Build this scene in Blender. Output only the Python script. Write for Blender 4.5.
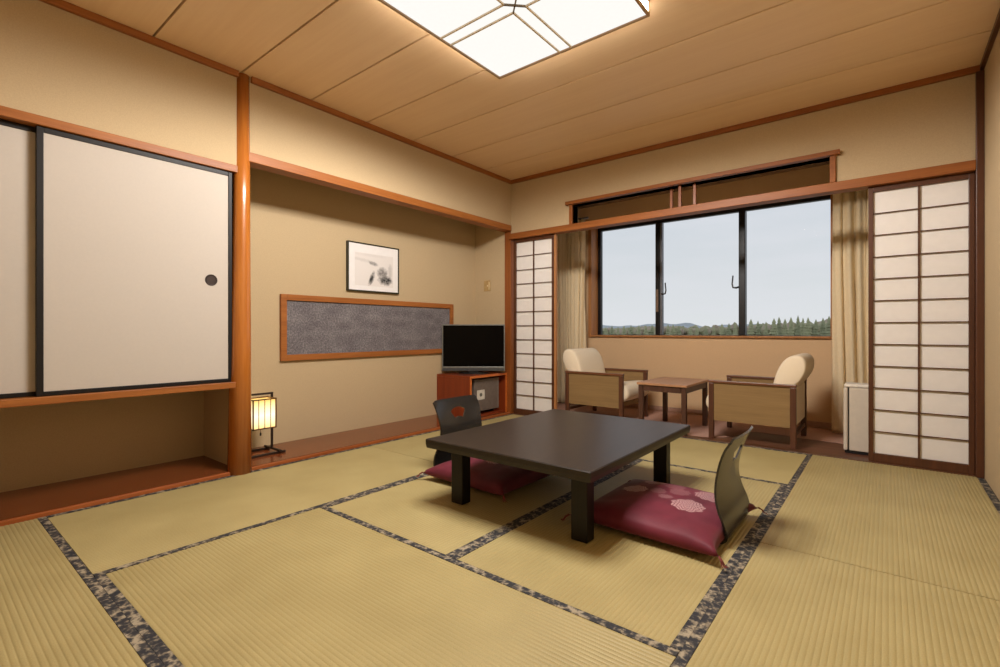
import bpy, bmesh, math, random
from mathutils import Vector, Matrix, noise

random.seed(7)
scene = bpy.context.scene
for o in list(bpy.data.objects):
    bpy.data.objects.remove(o)
COL = scene.collection

# ------------------------------------------------------------------ camera
F_PX, YAW = 482.7, math.atan(387.0 / 482.7)
cam_d = bpy.data.cameras.new('camera')
cam = bpy.data.objects.new('camera', cam_d)
COL.objects.link(cam)
cam.location = (0, 0, 0.9)
cam.rotation_euler = (math.pi / 2, 0, YAW)
cam_d.sensor_width = 36
cam_d.lens = 36 * F_PX / 1000.0
cam_d.shift_y = -2.5 / 1000.0
cam_d.clip_start = 0.02
cam_d.clip_end = 3000
scene.camera = cam

# ------------------------------------------------------------------ look
scene.view_settings.view_transform = 'Standard'
scene.view_settings.look = 'None'
scene.view_settings.gamma = 1.0
scene.view_settings.use_curve_mapping = False
scene.view_settings.exposure = 0.0

LAMP_EMIT = 1.02      # radiance of the diffuser sheet
LAMP_POWER = 288.0    # total watts of the unseen spots added under the diffuser
LAMP_SIDE = 14.0
SKY_STRENGTH = 1.08


# ------------------------------------------------------------------ node helpers
def new_mat(name):
    m = bpy.data.materials.new(name)
    m.use_nodes = True
    nt = m.node_tree
    nt.nodes.clear()
    out = nt.nodes.new('ShaderNodeOutputMaterial')
    return m, nt, out


def N(nt, typ, **kw):
    n = nt.nodes.new(typ)
    for k, v in kw.items():
        if k in n.inputs:
            n.inputs[k].default_value = v
        else:
            setattr(n, k, v)
    return n


def lk(nt, a, b):
    nt.links.new(a, b)


def lin(c):
    """sRGB 0-255 -> linear rgba"""
    r = []
    for v in c:
        v = v / 255.0
        r.append(v / 12.92 if v <= 0.04045 else ((v + 0.055) / 1.055) ** 2.4)
    return (r[0], r[1], r[2], 1.0)


def mapping(nt, scale=(1, 1, 1), loc=(0, 0, 0), coord='Object'):
    tc = N(nt, 'ShaderNodeTexCoord')
    mp = N(nt, 'ShaderNodeMapping')
    mp.inputs['Scale'].default_value = scale
    mp.inputs['Location'].default_value = loc
    lk(nt, tc.outputs[coord], mp.inputs['Vector'])
    return mp.outputs['Vector']


def ramp(nt, fac, stops):
    r = N(nt, 'ShaderNodeValToRGB')
    els = r.color_ramp.elements
    while len(els) < len(stops):
        els.new(0.5)
    for e, (p, c) in zip(els, stops):
        e.position = p
        e.color = c
    lk(nt, fac, r.inputs['Fac'])
    return r.outputs['Color']


def bump(nt, h, strength, dist=0.002):
    b = N(nt, 'ShaderNodeBump')
    b.inputs['Strength'].default_value = strength
    b.inputs['Distance'].default_value = dist
    lk(nt, h, b.inputs['Height'])
    return b.outputs['Normal']


def bsdf(nt, out, rough=0.6, spec=0.4, coat=0.0, metal=0.0):
    p = N(nt, 'ShaderNodeBsdfPrincipled')
    p.inputs['Roughness'].default_value = rough
    p.inputs['Specular IOR Level'].default_value = spec
    p.inputs['Coat Weight'].default_value = coat
    p.inputs['Metallic'].default_value = metal
    lk(nt, p.outputs[0], out.inputs['Surface'])
    return p


def math_n(nt, op, a, b=None, c=None):
    n = N(nt, 'ShaderNodeMath', operation=op)
    for i, v in enumerate((a, b, c)):
        if v is None:
            continue
        if isinstance(v, (int, float)):
            n.inputs[i].default_value = v
        else:
            lk(nt, v, n.inputs[i])
    return n.outputs[0]


def mixc(nt, fac, a, b):
    n = N(nt, 'ShaderNodeMix', data_type='RGBA')
    for idx, v in ((0, fac), (6, a), (7, b)):
        if isinstance(v, (int, float, tuple)):
            n.inputs[idx].default_value = v
        else:
            lk(nt, v, n.inputs[idx])
    return n.outputs[2]


def wood(name, dark, light, axis='y', rough=0.4, spec=0.4, coat=0.0, grain=1.0):
    m, nt, out = new_mat(name)
    s = {'x': (1.2, 22, 22), 'y': (22, 1.2, 22), 'z': (22, 22, 1.2)}[axis]
    s = tuple(v * grain for v in s)
    vec = mapping(nt, s)
    n1 = N(nt, 'ShaderNodeTexNoise', Scale=1.0, Detail=5.0, Roughness=0.6, Distortion=0.6)
    lk(nt, vec, n1.inputs['Vector'])
    s2 = tuple(v * 5 for v in s)
    vec2 = mapping(nt, s2)
    n2 = N(nt, 'ShaderNodeTexNoise', Scale=1.0, Detail=3.0)
    lk(nt, vec2, n2.inputs['Vector'])
    f = math_n(nt, 'ADD', math_n(nt, 'MULTIPLY', n1.outputs['Fac'], 0.7), math_n(nt, 'MULTIPLY', n2.outputs['Fac'], 0.3))
    c = ramp(nt, f, [(0.32, lin(dark)), (0.68, lin(light))])
    p = bsdf(nt, out, rough, spec, coat)
    lk(nt, c, p.inputs['Base Color'])
    lk(nt, bump(nt, n2.outputs['Fac'], 0.12, 0.001), p.inputs['Normal'])
    return m


def plain(name, col, rough=0.6, spec=0.4, metal=0.0, coat=0.0, vary=0.06, nscale=30, bmp=0.0):
    m, nt, out = new_mat(name)
    vec = mapping(nt)
    n = N(nt, 'ShaderNodeTexNoise', Scale=float(nscale), Detail=4.0)
    lk(nt, vec, n.inputs['Vector'])
    a = tuple(max(0, v * (1 - vary)) for v in col)
    b = tuple(min(255, v * (1 + vary)) for v in col)
    c = ramp(nt, n.outputs['Fac'], [(0.3, lin(a)), (0.7, lin(b))])
    p = bsdf(nt, out, rough, spec, coat, metal)
    lk(nt, c, p.inputs['Base Color'])
    if bmp:
        lk(nt, bump(nt, n.outputs['Fac'], bmp, 0.002), p.inputs['Normal'])
    return m


def emit_mat(name, col, strength, pattern=None):
    m, nt, out = new_mat(name)
    e = N(nt, 'ShaderNodeEmission')
    vec = mapping(nt)
    n = N(nt, 'ShaderNodeTexNoise', Scale=60.0, Detail=6.0)
    lk(nt, vec, n.inputs['Vector'])
    a = tuple(v * 0.992 for v in col)
    c = ramp(nt, n.outputs['Fac'], [(0.3, lin(a)), (0.7, lin(col))])
    lk(nt, c, e.inputs['Color'])
    e.inputs['Strength'].default_value = strength
    lk(nt, e.outputs[0], out.inputs['Surface'])
    return m


# ------------------------------------------------------------------ sky
w = bpy.data.worlds.new('overcast_sky')
scene.world = w
w.use_nodes = True
nt = w.node_tree
nt.nodes.clear()
wo = N(nt, 'ShaderNodeOutputWorld')
bg = N(nt, 'ShaderNodeBackground')
tc = N(nt, 'ShaderNodeTexCoord')
sep = N(nt, 'ShaderNodeSeparateXYZ')
lk(nt, tc.outputs['Generated'], sep.inputs[0])
base = ramp(nt, sep.outputs['Z'], [(0.0, lin((221, 223, 225))), (0.10, lin((214, 217, 221))), (0.32, lin((199, 206, 216)))])
mp = N(nt, 'ShaderNodeMapping')
mp.inputs['Scale'].default_value = (2.5, 2.5, 14)
lk(nt, tc.outputs['Generated'], mp.inputs['Vector'])
cl = N(nt, 'ShaderNodeTexNoise', Scale=1.6, Detail=6.0, Roughness=0.55)
lk(nt, mp.outputs['Vector'], cl.inputs['Vector'])
cf = ramp(nt, cl.outputs['Fac'], [(0.38, (0, 0, 0, 1)), (0.68, (1, 1, 1, 1))])
skyc = mixc(nt, math_n(nt, 'MULTIPLY', cf, 0.55), base, lin((222, 222, 228)))
lk(nt, skyc, bg.inputs['Color'])
bg.inputs['Strength'].default_value = SKY_STRENGTH
lk(nt, bg.outputs[0], wo.inputs['Surface'])


# ------------------------------------------------------------------ mesh helpers
def box(bm, x0, x1, y0, y1, z0, z1, M=None):
    vs = [bm.verts.new((x, y, z)) for x in (x0, x1) for y in (y0, y1) for z in (z0, z1)]
    for f in ((0, 1, 3, 2), (4, 6, 7, 5), (0, 4, 5, 1), (2, 3, 7, 6), (0, 2, 6, 4), (1, 5, 7, 3)):
        bm.faces.new([vs[i] for i in f])
    if M:
        bmesh.ops.transform(bm, matrix=M, verts=vs)
    return vs


def tube(bm, pts, r, seg=8, cap=True):
    pts = [Vector(p) for p in pts]
    rings = []
    up = None
    for i, p in enumerate(pts):
        if i == 0:
            d = pts[1] - p
        elif i == len(pts) - 1:
            d = p - pts[i - 1]
        else:
            d = pts[i + 1] - pts[i - 1]
        d.normalize()
        if up is None:
            up = d.orthogonal().normalized()
        else:
            up = (up - d * up.dot(d)).normalized()
        s = d.cross(up)
        rr = r[i] if isinstance(r, (list, tuple)) else r
        rings.append([bm.verts.new(p + (up * math.cos(a) + s * math.sin(a)) * rr)
                      for a in [2 * math.pi * k / seg for k in range(seg)]])
    for a, b in zip(rings[:-1], rings[1:]):
        for k in range(seg):
            bm.faces.new((a[k], a[(k + 1) % seg], b[(k + 1) % seg], b[k]))
    if cap:
        bm.faces.new(rings[0][::-1])
        bm.faces.new(rings[-1])


def prism_y(bm, prof, y0, y1):
    """closed profile of (x,z) extruded along y"""
    a = [bm.verts.new((x, y0, z)) for x, z in prof]
    b = [bm.verts.new((x, y1, z)) for x, z in prof]
    n = len(prof)
    bm.faces.new(a[::-1])
    bm.faces.new(b)
    for i in range(n):
        bm.faces.new((a[i], a[(i + 1) % n], b[(i + 1) % n], b[i]))


def build(name, bm, mat, parent=None, bevel=0.0, seg=2, smooth=False, loc=None):
    bmesh.ops.recalc_face_normals(bm, faces=bm.faces[:])
    me = bpy.data.meshes.new(name)
    bm.to_mesh(me)
    bm.free()
    me.materials.append(mat)
    o = bpy.data.objects.new(name, me)
    COL.objects.link(o)
    if parent:
        o.parent = parent
    if loc:
        o.location = loc
    if bevel:
        md = o.modifiers.new('bevel', 'BEVEL')
        md.width = bevel
        md.segments = seg
        md.limit_method = 'ANGLE'
        md.angle_limit = math.radians(40)
    if smooth or bevel:
        for p in me.polygons:
            p.use_smooth = smooth
    return o


def tag(o, label=None, cat=None, group=None, kind=None):
    if label: o['label'] = label
    if cat: o['category'] = cat
    if group: o['group'] = group
    if kind: o['kind'] = kind
    return o


def thing(name, label, cat, loc=(0, 0, 0), rz=0.0, group=None, kind=None):
    o = bpy.data.objects.new(name, None)
    o.empty_display_size = 0.1
    COL.objects.link(o)
    o.location = loc
    o.rotation_euler = (0, 0, rz)
    return tag(o, label, cat, group, kind)


def struct(name, boxes, mat, parent=None, bevel=0.0, label=None):
    bm = bmesh.new()
    for b in boxes:
        box(bm, *b)
    o = build(name, bm, mat, parent, bevel)
    if parent is None:
        o['kind'] = 'structure'
    if label:
        o['label'] = label
    return o


def part(name, boxes, mat, parent, bevel=0.0, label=None):
    bm = bmesh.new()
    for b in boxes:
        box(bm, *b)
    o = build(name, bm, mat, parent, bevel)
    if label:
        o['label'] = label
    return o


# ------------------------------------------------------------------ materials
CASING = wood('window_casing_wood', (160, 106, 62), (186, 130, 82), 'z', 0.45, 0.25)
WALL = plain('sand_plaster', (185, 163, 129), rough=0.9, spec=0.15, vary=0.025, nscale=180, bmp=0.15)
WALL_OUT = plain('veranda_plaster', (216, 182, 142), rough=0.9, spec=0.15, vary=0.02, nscale=180, bmp=0.1)
CEDAR_Y = wood('cedar_trim_y', (134, 76, 32), (164, 102, 50), 'y', 0.45, 0.28)
CEDAR_X = wood('cedar_trim_x', (126, 71, 31), (154, 93, 45), 'x', 0.45, 0.25)
CEDAR_Z = wood('cedar_trim_z', (122, 66, 28), (148, 84, 38), 'z', 0.38, 0.45)
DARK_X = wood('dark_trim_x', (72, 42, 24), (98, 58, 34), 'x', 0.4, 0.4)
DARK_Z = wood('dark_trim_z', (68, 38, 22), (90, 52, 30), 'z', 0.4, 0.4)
POST = wood('polished_log', (156, 86, 28), (184, 112, 44), 'z', 0.24, 0.6, 0.3)
LEDGE = wood('lacquered_floorboard', (100, 49, 22), (126, 66, 34), 'y', 0.22, 0.4, 0.1)
LEDGE_EDGE_LIT = wood('ledge_front_edge_lit', (140, 72, 30), (166, 92, 44), 'y', 0.35, 0.4)  # lighter than the board: the light it catches is in the colour
CEIL = wood('ceiling_cedar_veneer', (232, 200, 162), (240, 211, 174), 'x', 0.42, 0.5, 0.0, 0.5)
GROOVE = plain('ceiling_groove', (60, 32, 16), rough=0.8)
BLACK_LACQ = plain('black_lacquer', (18, 13, 11), rough=0.5, spec=0.3)
FUSUMA = plain('fusuma_paper', (188, 179, 169), rough=0.95, spec=0.1, vary=0.006, nscale=90)
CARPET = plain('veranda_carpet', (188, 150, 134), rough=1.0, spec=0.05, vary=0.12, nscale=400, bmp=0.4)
VERFLOOR = wood('veranda_dark_floor', (92, 58, 42), (116, 76, 56), 'x', 0.45, 0.35)


def shoji_paper():
    m, nt, out = new_mat('shoji_paper')
    vec = mapping(nt)
    n = N(nt, 'ShaderNodeTexNoise', Scale=25.0, Detail=5.0)
    lk(nt, vec, n.inputs['Vector'])
    c = ramp(nt, n.outputs['Fac'], [(0.3, lin((240, 235, 230))), (0.7, lin((244, 239, 234)))])
    d = N(nt, 'ShaderNodeBsdfDiffuse')
    t = N(nt, 'ShaderNodeBsdfTranslucent')
    mx = N(nt, 'ShaderNodeMixShader')
    mx.inputs[0].default_value = 0.2
    lk(nt, c, d.inputs['Color'])
    lk(nt, c, t.inputs['Color'])
    lk(nt, d.outputs[0], mx.inputs[1])
    lk(nt, t.outputs[0], mx.inputs[2])
    lk(nt, mx.outputs[0], out.inputs['Surface'])
    return m


PAPER = shoji_paper()


def glass_mat(name='window_glass', tint=(0.97, 0.98, 0.98, 1)):
    m, nt, out = new_mat(name)
    t = N(nt, 'ShaderNodeBsdfTransparent')
    t.inputs['Color'].default_value = tint
    g = N(nt, 'ShaderNodeBsdfGlossy')
    g.inputs['Roughness'].default_value = 0.0
    fr = N(nt, 'ShaderNodeFresnel')
    fr.inputs['IOR'].default_value = 1.08
    mx = N(nt, 'ShaderNodeMixShader')
    lk(nt, fr.outputs[0], mx.inputs[0])
    lk(nt, t.outputs[0], mx.inputs[1])
    lk(nt, g.outputs[0], mx.inputs[2])
    lk(nt, mx.outputs[0], out.inputs['Surface'])
    return m


GLASS = glass_mat()


def tatami_mat():
    m, nt, out = new_mat('woven_rush')
    vec = mapping(nt)
    n1 = N(nt, 'ShaderNodeTexNoise', Scale=3.0, Detail=3.0)
    lk(nt, vec, n1.inputs['Vector'])
    vec2 = mapping(nt, (260, 260, 1))
    n2 = N(nt, 'ShaderNodeTexNoise', Scale=1.0, Detail=2.0)
    lk(nt, vec2, n2.inputs['Vector'])
    f = math_n(nt, 'ADD', math_n(nt, 'MULTIPLY', n1.outputs['Fac'], 0.5), math_n(nt, 'MULTIPLY', n2.outputs['Fac'], 0.5))
    c = ramp(nt, f, [(0.3, lin((154, 138, 91))), (0.7, lin((177, 161, 112)))])
    p = bsdf(nt, out, 0.5, 0.35)
    lk(nt, c, p.inputs['Base Color'])
    lk(nt, bump(nt, n2.outputs['Fac'], 0.1, 0.001), p.inputs['Normal'])
    return m


RUSH = tatami_mat()


def border_mat():
    m, nt, out = new_mat('brocade_border')
    vec = mapping(nt, (1, 1, 0))
    v1 = N(nt, 'ShaderNodeTexVoronoi', Scale=42.0)
    lk(nt, vec, v1.inputs['Vector'])
    n1 = N(nt, 'ShaderNodeTexNoise', Scale=95.0, Detail=4.0)
    lk(nt, vec, n1.inputs['Vector'])
    f = math_n(nt, 'ADD', math_n(nt, 'MULTIPLY', v1.outputs['Distance'], 0.55), math_n(nt, 'MULTIPLY', n1.outputs['Fac'], 0.75))
    c = ramp(nt, f, [(0.56, lin((42, 43, 48))), (0.66, lin((66, 63, 62))), (0.76, lin((118, 108, 92))), (0.88, lin((160, 148, 126)))])
    p = bsdf(nt, out, 0.7, 0.3)
    lk(nt, c, p.inputs['Base Color'])
    return m


BORDER = border_mat()

# ------------------------------------------------------------------ ROOM SHELL
H = 2.53
XL, XR, YB, YW = -3.19, 0.465, -0.55, 4.17
XN = -3.71      # back of the alcove
YP = 1.38       # round post
YO, YG = 5.385, 5.55   # outer wall face, glass

struct('floor', [(-3.75, 0.6, YB - 0.1, YW + 0.09, -0.10, -0.03)], plain('subfloor', (70, 52, 36), 0.9))
struct('floor', [(-3.55, 0.6, YW + 0.09, YO + 0.02, -0.10, -0.004)], VERFLOOR, label='dark brown floor of the window side veranda')


def ceiling():
    bm = bmesh.new()
    edges = [YB - 0.02] + [-0.055, 0.415, 0.885, 1.356, 1.826, 2.293, 2.758, 3.24, 3.708] + [YW + 0.02]
    for a, b in zip(edges[:-1], edges[1:]):
        box(bm, XL - 0.06, XR + 0.02, a + 0.0055, b - 0.0055, H, H + 0.03)
    o = build('ceiling', bm, CEIL, None, 0.002, 1)
    o['kind'] = 'structure'
    g = struct('ceiling_backing', [(XL - 0.06, XR + 0.02, YB - 0.02, YW + 0.02, H + 0.0305, H + 0.06)], GROOVE, parent=o)


ceiling()
# walls
struct('wall_left', [(XL - 0.06, XL, YP + 0.02, YW, 2.0, H)], WALL, label='plaster wall above the alcove beam')
struct('wall_left', [(XL - 0.06, XL, YB, 1.332, 1.92, H), (XL - 0.06, XL - 0.035, 1.332, YP + 0.03, 1.92, H)], WALL, label='plaster wall above the closet sliding doors')
struct('wall_left', [(XN - 0.08, XN, YP, YW + 0.1, 0, 2.3)], WALL, label='recessed back wall of the alcove')
struct('wall_left', [(-3.84, -3.76, YB, YP - 0.03, 0, 0.7)], WALL, label='back wall of the low recess under the closet')
struct('wall_left', [(-3.76, -3.27, YP - 0.03, YP + 0.03, 0.0, 2.3)], WALL, label='short plaster side wall between closet and alcove')
struct('wall_window', [(XN, -3.265, YW, YW + 0.1, 0, 2.3)], WALL, label='end wall of the alcove')
struct('wall_left', [(XN, XL - 0.06, YP + 0.03, YW, 2.14, 2.3)], WALL, label='underside above the alcove')
struct('wall_right', [(XR, XR + 0.1, YB, YO + 0.3, 0, H + 0.05)], WALL)
struct('wall_back', [(-3.84, XR + 0.1, YB - 0.1, YB, 0, H + 0.05)], WALL)
struct('closet_box', [(-3.84, -3.76, YB, YP - 0.03, 0.7, 2.0), (-3.84, XL - 0.1, YB, YP - 0.03, 1.94, 2.0)],
       WALL).name = 'wall_closet'
# window wall above head rail, with the transom opening
TX0, TX1, TZ0, TZ1 = -2.42, -0.318, 1.955, 2.145
struct('wall_window', [(XL, TX0, YW, YW + 0.10, 1.93, H), (TX1, XR, YW, YW + 0.10, 1.93, H), (TX0, TX1, YW, YW + 0.10, TZ1, H)],
       WALL, label='plaster wall above the window side opening')
# veranda shell
VX0, VX1, VH = -3.50, XR, 2.44
W0, W1, WZ0, WZ1 = -2.85, -0.405, 0.852, 2.20
struct('wall_veranda', [(VX0 - 0.1, W0 - 0.03, YO, YO + 0.3, -0.1, VH + 0.1), (W1 + 0.03, VX1 + 0.1, YO, YO + 0.3, -0.1, VH + 0.1),
                        (W0 - 0.03, W1 + 0.03, YO, YO + 0.3, -0.1, WZ0 - 0.015), (W0 - 0.03, W1 + 0.03, YO, YO + 0.3, WZ1 + 0.015, VH + 0.1)], WALL_OUT,
       label='outer wall around the wide window')
struct('wall_veranda', [(VX0 - 0.1, VX0, YW + 0.1, YO, -0.1, VH + 0.1)], WALL_OUT, label='left end wall of the veranda')
struct('ceiling', [(VX0, VX1, YW + 0.1, YO, VH, VH + 0.06)], plain('veranda_ceiling', (150, 122, 96), 0.8), label='veranda ceiling')
struct('baseboard_veranda', [(VX0, VX1, YO - 0.012, YO - 0.001, 0.006, 0.052)], plain('vinyl_baseboard', (176, 138, 118), 0.6))


def carpet():  # lighter floor area, its outline bulging forward at the left
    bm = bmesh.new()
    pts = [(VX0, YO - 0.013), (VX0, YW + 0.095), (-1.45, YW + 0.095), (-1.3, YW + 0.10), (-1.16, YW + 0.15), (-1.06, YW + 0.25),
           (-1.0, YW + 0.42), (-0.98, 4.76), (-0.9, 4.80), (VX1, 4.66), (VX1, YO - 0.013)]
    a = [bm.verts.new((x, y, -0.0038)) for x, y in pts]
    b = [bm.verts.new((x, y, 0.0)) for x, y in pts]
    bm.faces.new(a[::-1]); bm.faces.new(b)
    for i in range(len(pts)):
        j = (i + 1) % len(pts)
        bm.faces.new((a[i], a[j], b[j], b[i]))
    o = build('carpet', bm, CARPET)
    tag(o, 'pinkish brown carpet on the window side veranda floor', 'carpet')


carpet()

# trims ----------------------------------------------------------------
n_trim = [0]


def trim(boxes, mat, label, bevel=0.003):
    n_trim[0] += 1
    return struct('trim_%d' % n_trim[0], boxes, mat, bevel=bevel, label=label)


trim([(XL, XL + 0.025, YB, 1.336, 2.492, H), (XL, XL + 0.025, 1.416, YW - 0.002, 2.492, H)], CEDAR_Y, 'cedar ceiling moulding along the left wall')
trim([(XL + 0.026, XR - 0.02, YW - 0.03, YW, 2.492, H)], CEDAR_X, 'cedar ceiling moulding along the window wall')
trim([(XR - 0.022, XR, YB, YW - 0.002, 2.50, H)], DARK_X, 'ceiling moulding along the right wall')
trim([(XL - 0.10, XL + 0.012, YP + 0.02, YW - 0.004, 1.985, 2.045)], CEDAR_Y, 'cedar beam over the alcove')
trim([(XL - 0.075, XL + 0.012, YB, YP - 0.045, 1.893, 1.938)], CEDAR_Y, 'cedar head rail over the closet doors')
trim([(XL - 0.12, XL + 0.02, YB, YP - 0.03, 0.545, 0.582)], CEDAR_Y, 'cedar sill under the closet doors')
trim([(-3.76, XL - 0.12, YB, YP - 0.03, 0.545, 0.565)], CEDAR_Y, 'underside board of the closet')
trim([(-3.27, XL, YW - 0.01, YW + 0.10, 0.0, 1.984)], CEDAR_Z, 'wooden corner post beside the alcove')
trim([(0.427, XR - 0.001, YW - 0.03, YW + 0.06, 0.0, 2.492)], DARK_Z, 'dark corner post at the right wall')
trim([(XL, 0.426, YW - 0.035, YW + 0.07, 1.89, 1.952)], CEDAR_X, 'long cedar head rail over the paper screens')
trim([(XL, 0.426, YW + 0.0, YW + 0.088, -0.03, 0.004)], DARK_X, 'wooden threshold at the mat edge')
# transom casing
trim([(TX0 - 0.065, TX1 + 0.06, YW - 0.045, YW + 0.10, TZ1, TZ1 + 0.032), (TX0 - 0.033, TX0, YW - 0.022, YW + 0.1, TZ0, TZ1),
      (TX1, TX1 + 0.035, YW - 0.022, YW + 0.1, TZ0, TZ1)], CEDAR_X, 'cedar casing of the transom opening')
for x, dy in ((-1.475, 0.065), (-1.385, 0.015), (-1.27, 0.04)):
    trim([(x - 0.012, x + 0.012, YW + dy, YW + dy + 0.022, TZ0 - 0.002, TZ1)], CEDAR_Z, 'thin upright bar in the transom opening', 0.002)
# round tapered post
bm = bmesh.new()
tube(bm, [(-3.215, 1.360, 0.0), (-3.215, 1.365, 0.8), (-3.215, 1.371, 1.7), (-3.215, 1.377, 2.53)], [0.070, 0.061, 0.051, 0.042], 40)
bmesh.ops.translate(bm, verts=bm.verts, vec=(0.0, 0.0, 0.0))
n_trim[0] += 1
o = build('trim_%d' % n_trim[0], bm, POST, smooth=True)
o['kind'] = 'structure'
o['label'] = 'polished round alcove post of orange wood'

# alcove and closet recess floor boards
struct('floor_alcove', [(XN, XL - 0.022, YP + 0.03, YW, -0.03, 0.022)], LEDGE, label='lacquered red brown board of the alcove floor')
struct('floor_recess', [(-3.76, XL - 0.022, YB, YP - 0.03, -0.03, 0.022)], LEDGE, label='lacquered red brown board under the closet')
trim([(XL - 0.0215, XL - 0.001, YB, YW - 0.012, -0.03, 0.020)], LEDGE_EDGE_LIT, 'front edge of the alcove board, coloured lighter for the light it catches', 0.004)

# ------------------------------------------------------------------ TATAMI
RIB = 0.0165


def tatami(x0, x1, y0, y1, along, label, ends=(True, True)):
    g = 0.0022 
    x0 += g; x1 -= g; y0 += g; y1 -= g
    root = thing('tatami_mat', label, 'tatami mat', ((x0 + x1) / 2, (y0 + y1) / 2, -0.03), group='tatami mats on the floor')
    hx, hy = (x1 - x0) / 2, (y1 - y0) / 2
    bw = 0.0285
    # straw body with real ribs
    bm = bmesh.new()
    if along == 'y':
        a, b, l = -hx + bw, hx - bw, hy
    else:
        a, b, l = -hy + bw, hy - bw, hx
    n = round((b - a) / RIB)
    st = (b - a) / n
    prof = []
    for i in range(n):
        for t, h in ((0.0, -0.0018), (0.10, -0.0005), (0.3, 0.0002), (0.5, 0.0004), (0.7, 0.0002), (0.90, -0.0005)):
            prof.append((a + (i + t) * st, 0.029 + h))
    prof.append((b, 0.0277))
    top = []
    for s in (-l, l):
        row = []
        for u, z in prof:
            row.append(bm.verts.new((u, s, z) if along == 'y' else (s, u, z)))
        top.append(row)
    for i in range(len(prof) - 1):
        f = bm.faces.new((top[0][i], top[0][i + 1], top[1][i + 1], top[1][i]))
        f.smooth = True
    # skirt
    def V(u, s, z):
        return bm.verts.new((u, s, z) if along == 'y' else (s, u, z))
    for k, s in enumerate((-l, l)):
        bm.faces.new([V(a, s, 0)] + [V(u, s, z) for u, z in prof] + [V(b, s, 0)])
    me_o = build('woven_surface', bm, RUSH, root)
    for p in me_o.data.polygons:
        p.use_smooth = len(p.vertices) == 4
    for sgn in (-1, 1):
        if along == 'y':
            bx = (sgn * hx, sgn * (hx - bw)) if sgn < 0 else (hx - bw, hx)
            bb = (min(bx) - (0.0018 if sgn < 0 else 0), max(bx) + (0.0018 if sgn > 0 else 0), -hy, hy, 0.0, 0.0302)
        else:
            bx = (-hy, -hy + bw) if sgn < 0 else (hy - bw, hy)
            bb = (-hx, hx, bx[0] - (0.0018 if sgn < 0 else 0), bx[1] + (0.0018 if sgn > 0 else 0), 0.0, 0.0302)
        part('cloth_border', [bb], BORDER, root)
    return root


tatami(XL, -2.262, 0.45, 2.31, 'y', 'tatami mat along the alcove board, in front of the round post and lantern')
tatami(XL, -2.262, 2.31, YW, 'y', 'tatami mat along the alcove board, at its far end by the television cabinet')
tatami(-2.262, -0.4535, 0.45, 1.378, 'x', 'large tatami mat in the foreground, in front of the low table')
tatami(-2.262, -1.355, 1.378, 3.24, 'y', 'tatami mat under the left half of the low table')
tatami(-1.355, -0.4535, 1.378, 3.24, 'y', 'tatami mat under the right cushion and right legs of the low table')
tatami(-2.262, -0.4535, 3.24, YW, 'x', 'tatami mat between the low table and the window side armchairs')
tatami(-0.4535, XR - 0.002, 0.45, 2.302, 'y', 'tatami mat at the bottom right, nearest along the right wall')
tatami(-0.4535, XR - 0.002, 2.302, YW, 'y', 'tatami mat in front of the right paper screen')
tatami(XL, -1.36, YB + 0.07, 0.45, 'x', 'tatami mat in the bottom left corner, below the closet recess')
tatami(-1.36, XR - 0.002, YB + 0.07, 0.45, 'x', 'tatami mat in the near right corner, closest to the viewer')

# ------------------------------------------------------------------ CLOSET DOORS (fusuma)
def fusuma(n, y0, y1, xf, label, handle):
    r = thing('door_%d' % n, label, None, (xf, y0, 0.583), kind='structure')
    W, Z = y1 - y0, 1.893 - 0.585
    t = 0.022
    part('door_frame', [(-0.03, 0, 0, 0.026, 0, Z), (-0.03, 0, W - 0.022, W, 0, Z), (-0.03, 0, 0.026, W - 0.022, 0, t),
                        (-0.03, 0, 0.026, W - 0.022, Z - 0.026, Z)], BLACK_LACQ, r, 0.002)
    part('paper_panel', [(-0.026, -0.005, 0.02, W - 0.02, 0.01, Z - 0.01)], FUSUMA, r)
    if handle:
        bm = bmesh.new()
        yy, zz = 1.19 - y0, 1.209 - 0.583
        prof = [(0.0, -0.0005), (0.026, -0.0005), (0.030, 0.0015), (0.034, 0.0015), (0.036, -0.004)]
        seg = 28
        rings = []
        for rr, h in prof:
            rings.append([bm.verts.new((-0.004 + h, yy + max(rr, 1e-4) * math.cos(2 * math.pi * k / seg), zz + max(rr, 1e-4) * math.sin(2 * math.pi * k / seg))) for k in range(seg)])
        for a, b in zip(rings[:-1], rings[1:]):
            for k in range(seg):
                bm.faces.new((a[k], a[(k + 1) % seg], b[(k + 1) % seg], b[k]))
        build('finger_pull', bm, plain('pull_metal', (58, 48, 44), 0.45, metal=0.6), r, smooth=False)


fusuma(1, 0.417, 1.308, XL - 0.006, 'front closet sliding door with black frame and round finger pull', True)
fusuma(2, -0.46, 0.47, XL - 0.042, 'rear closet sliding door at the left edge', False)


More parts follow.
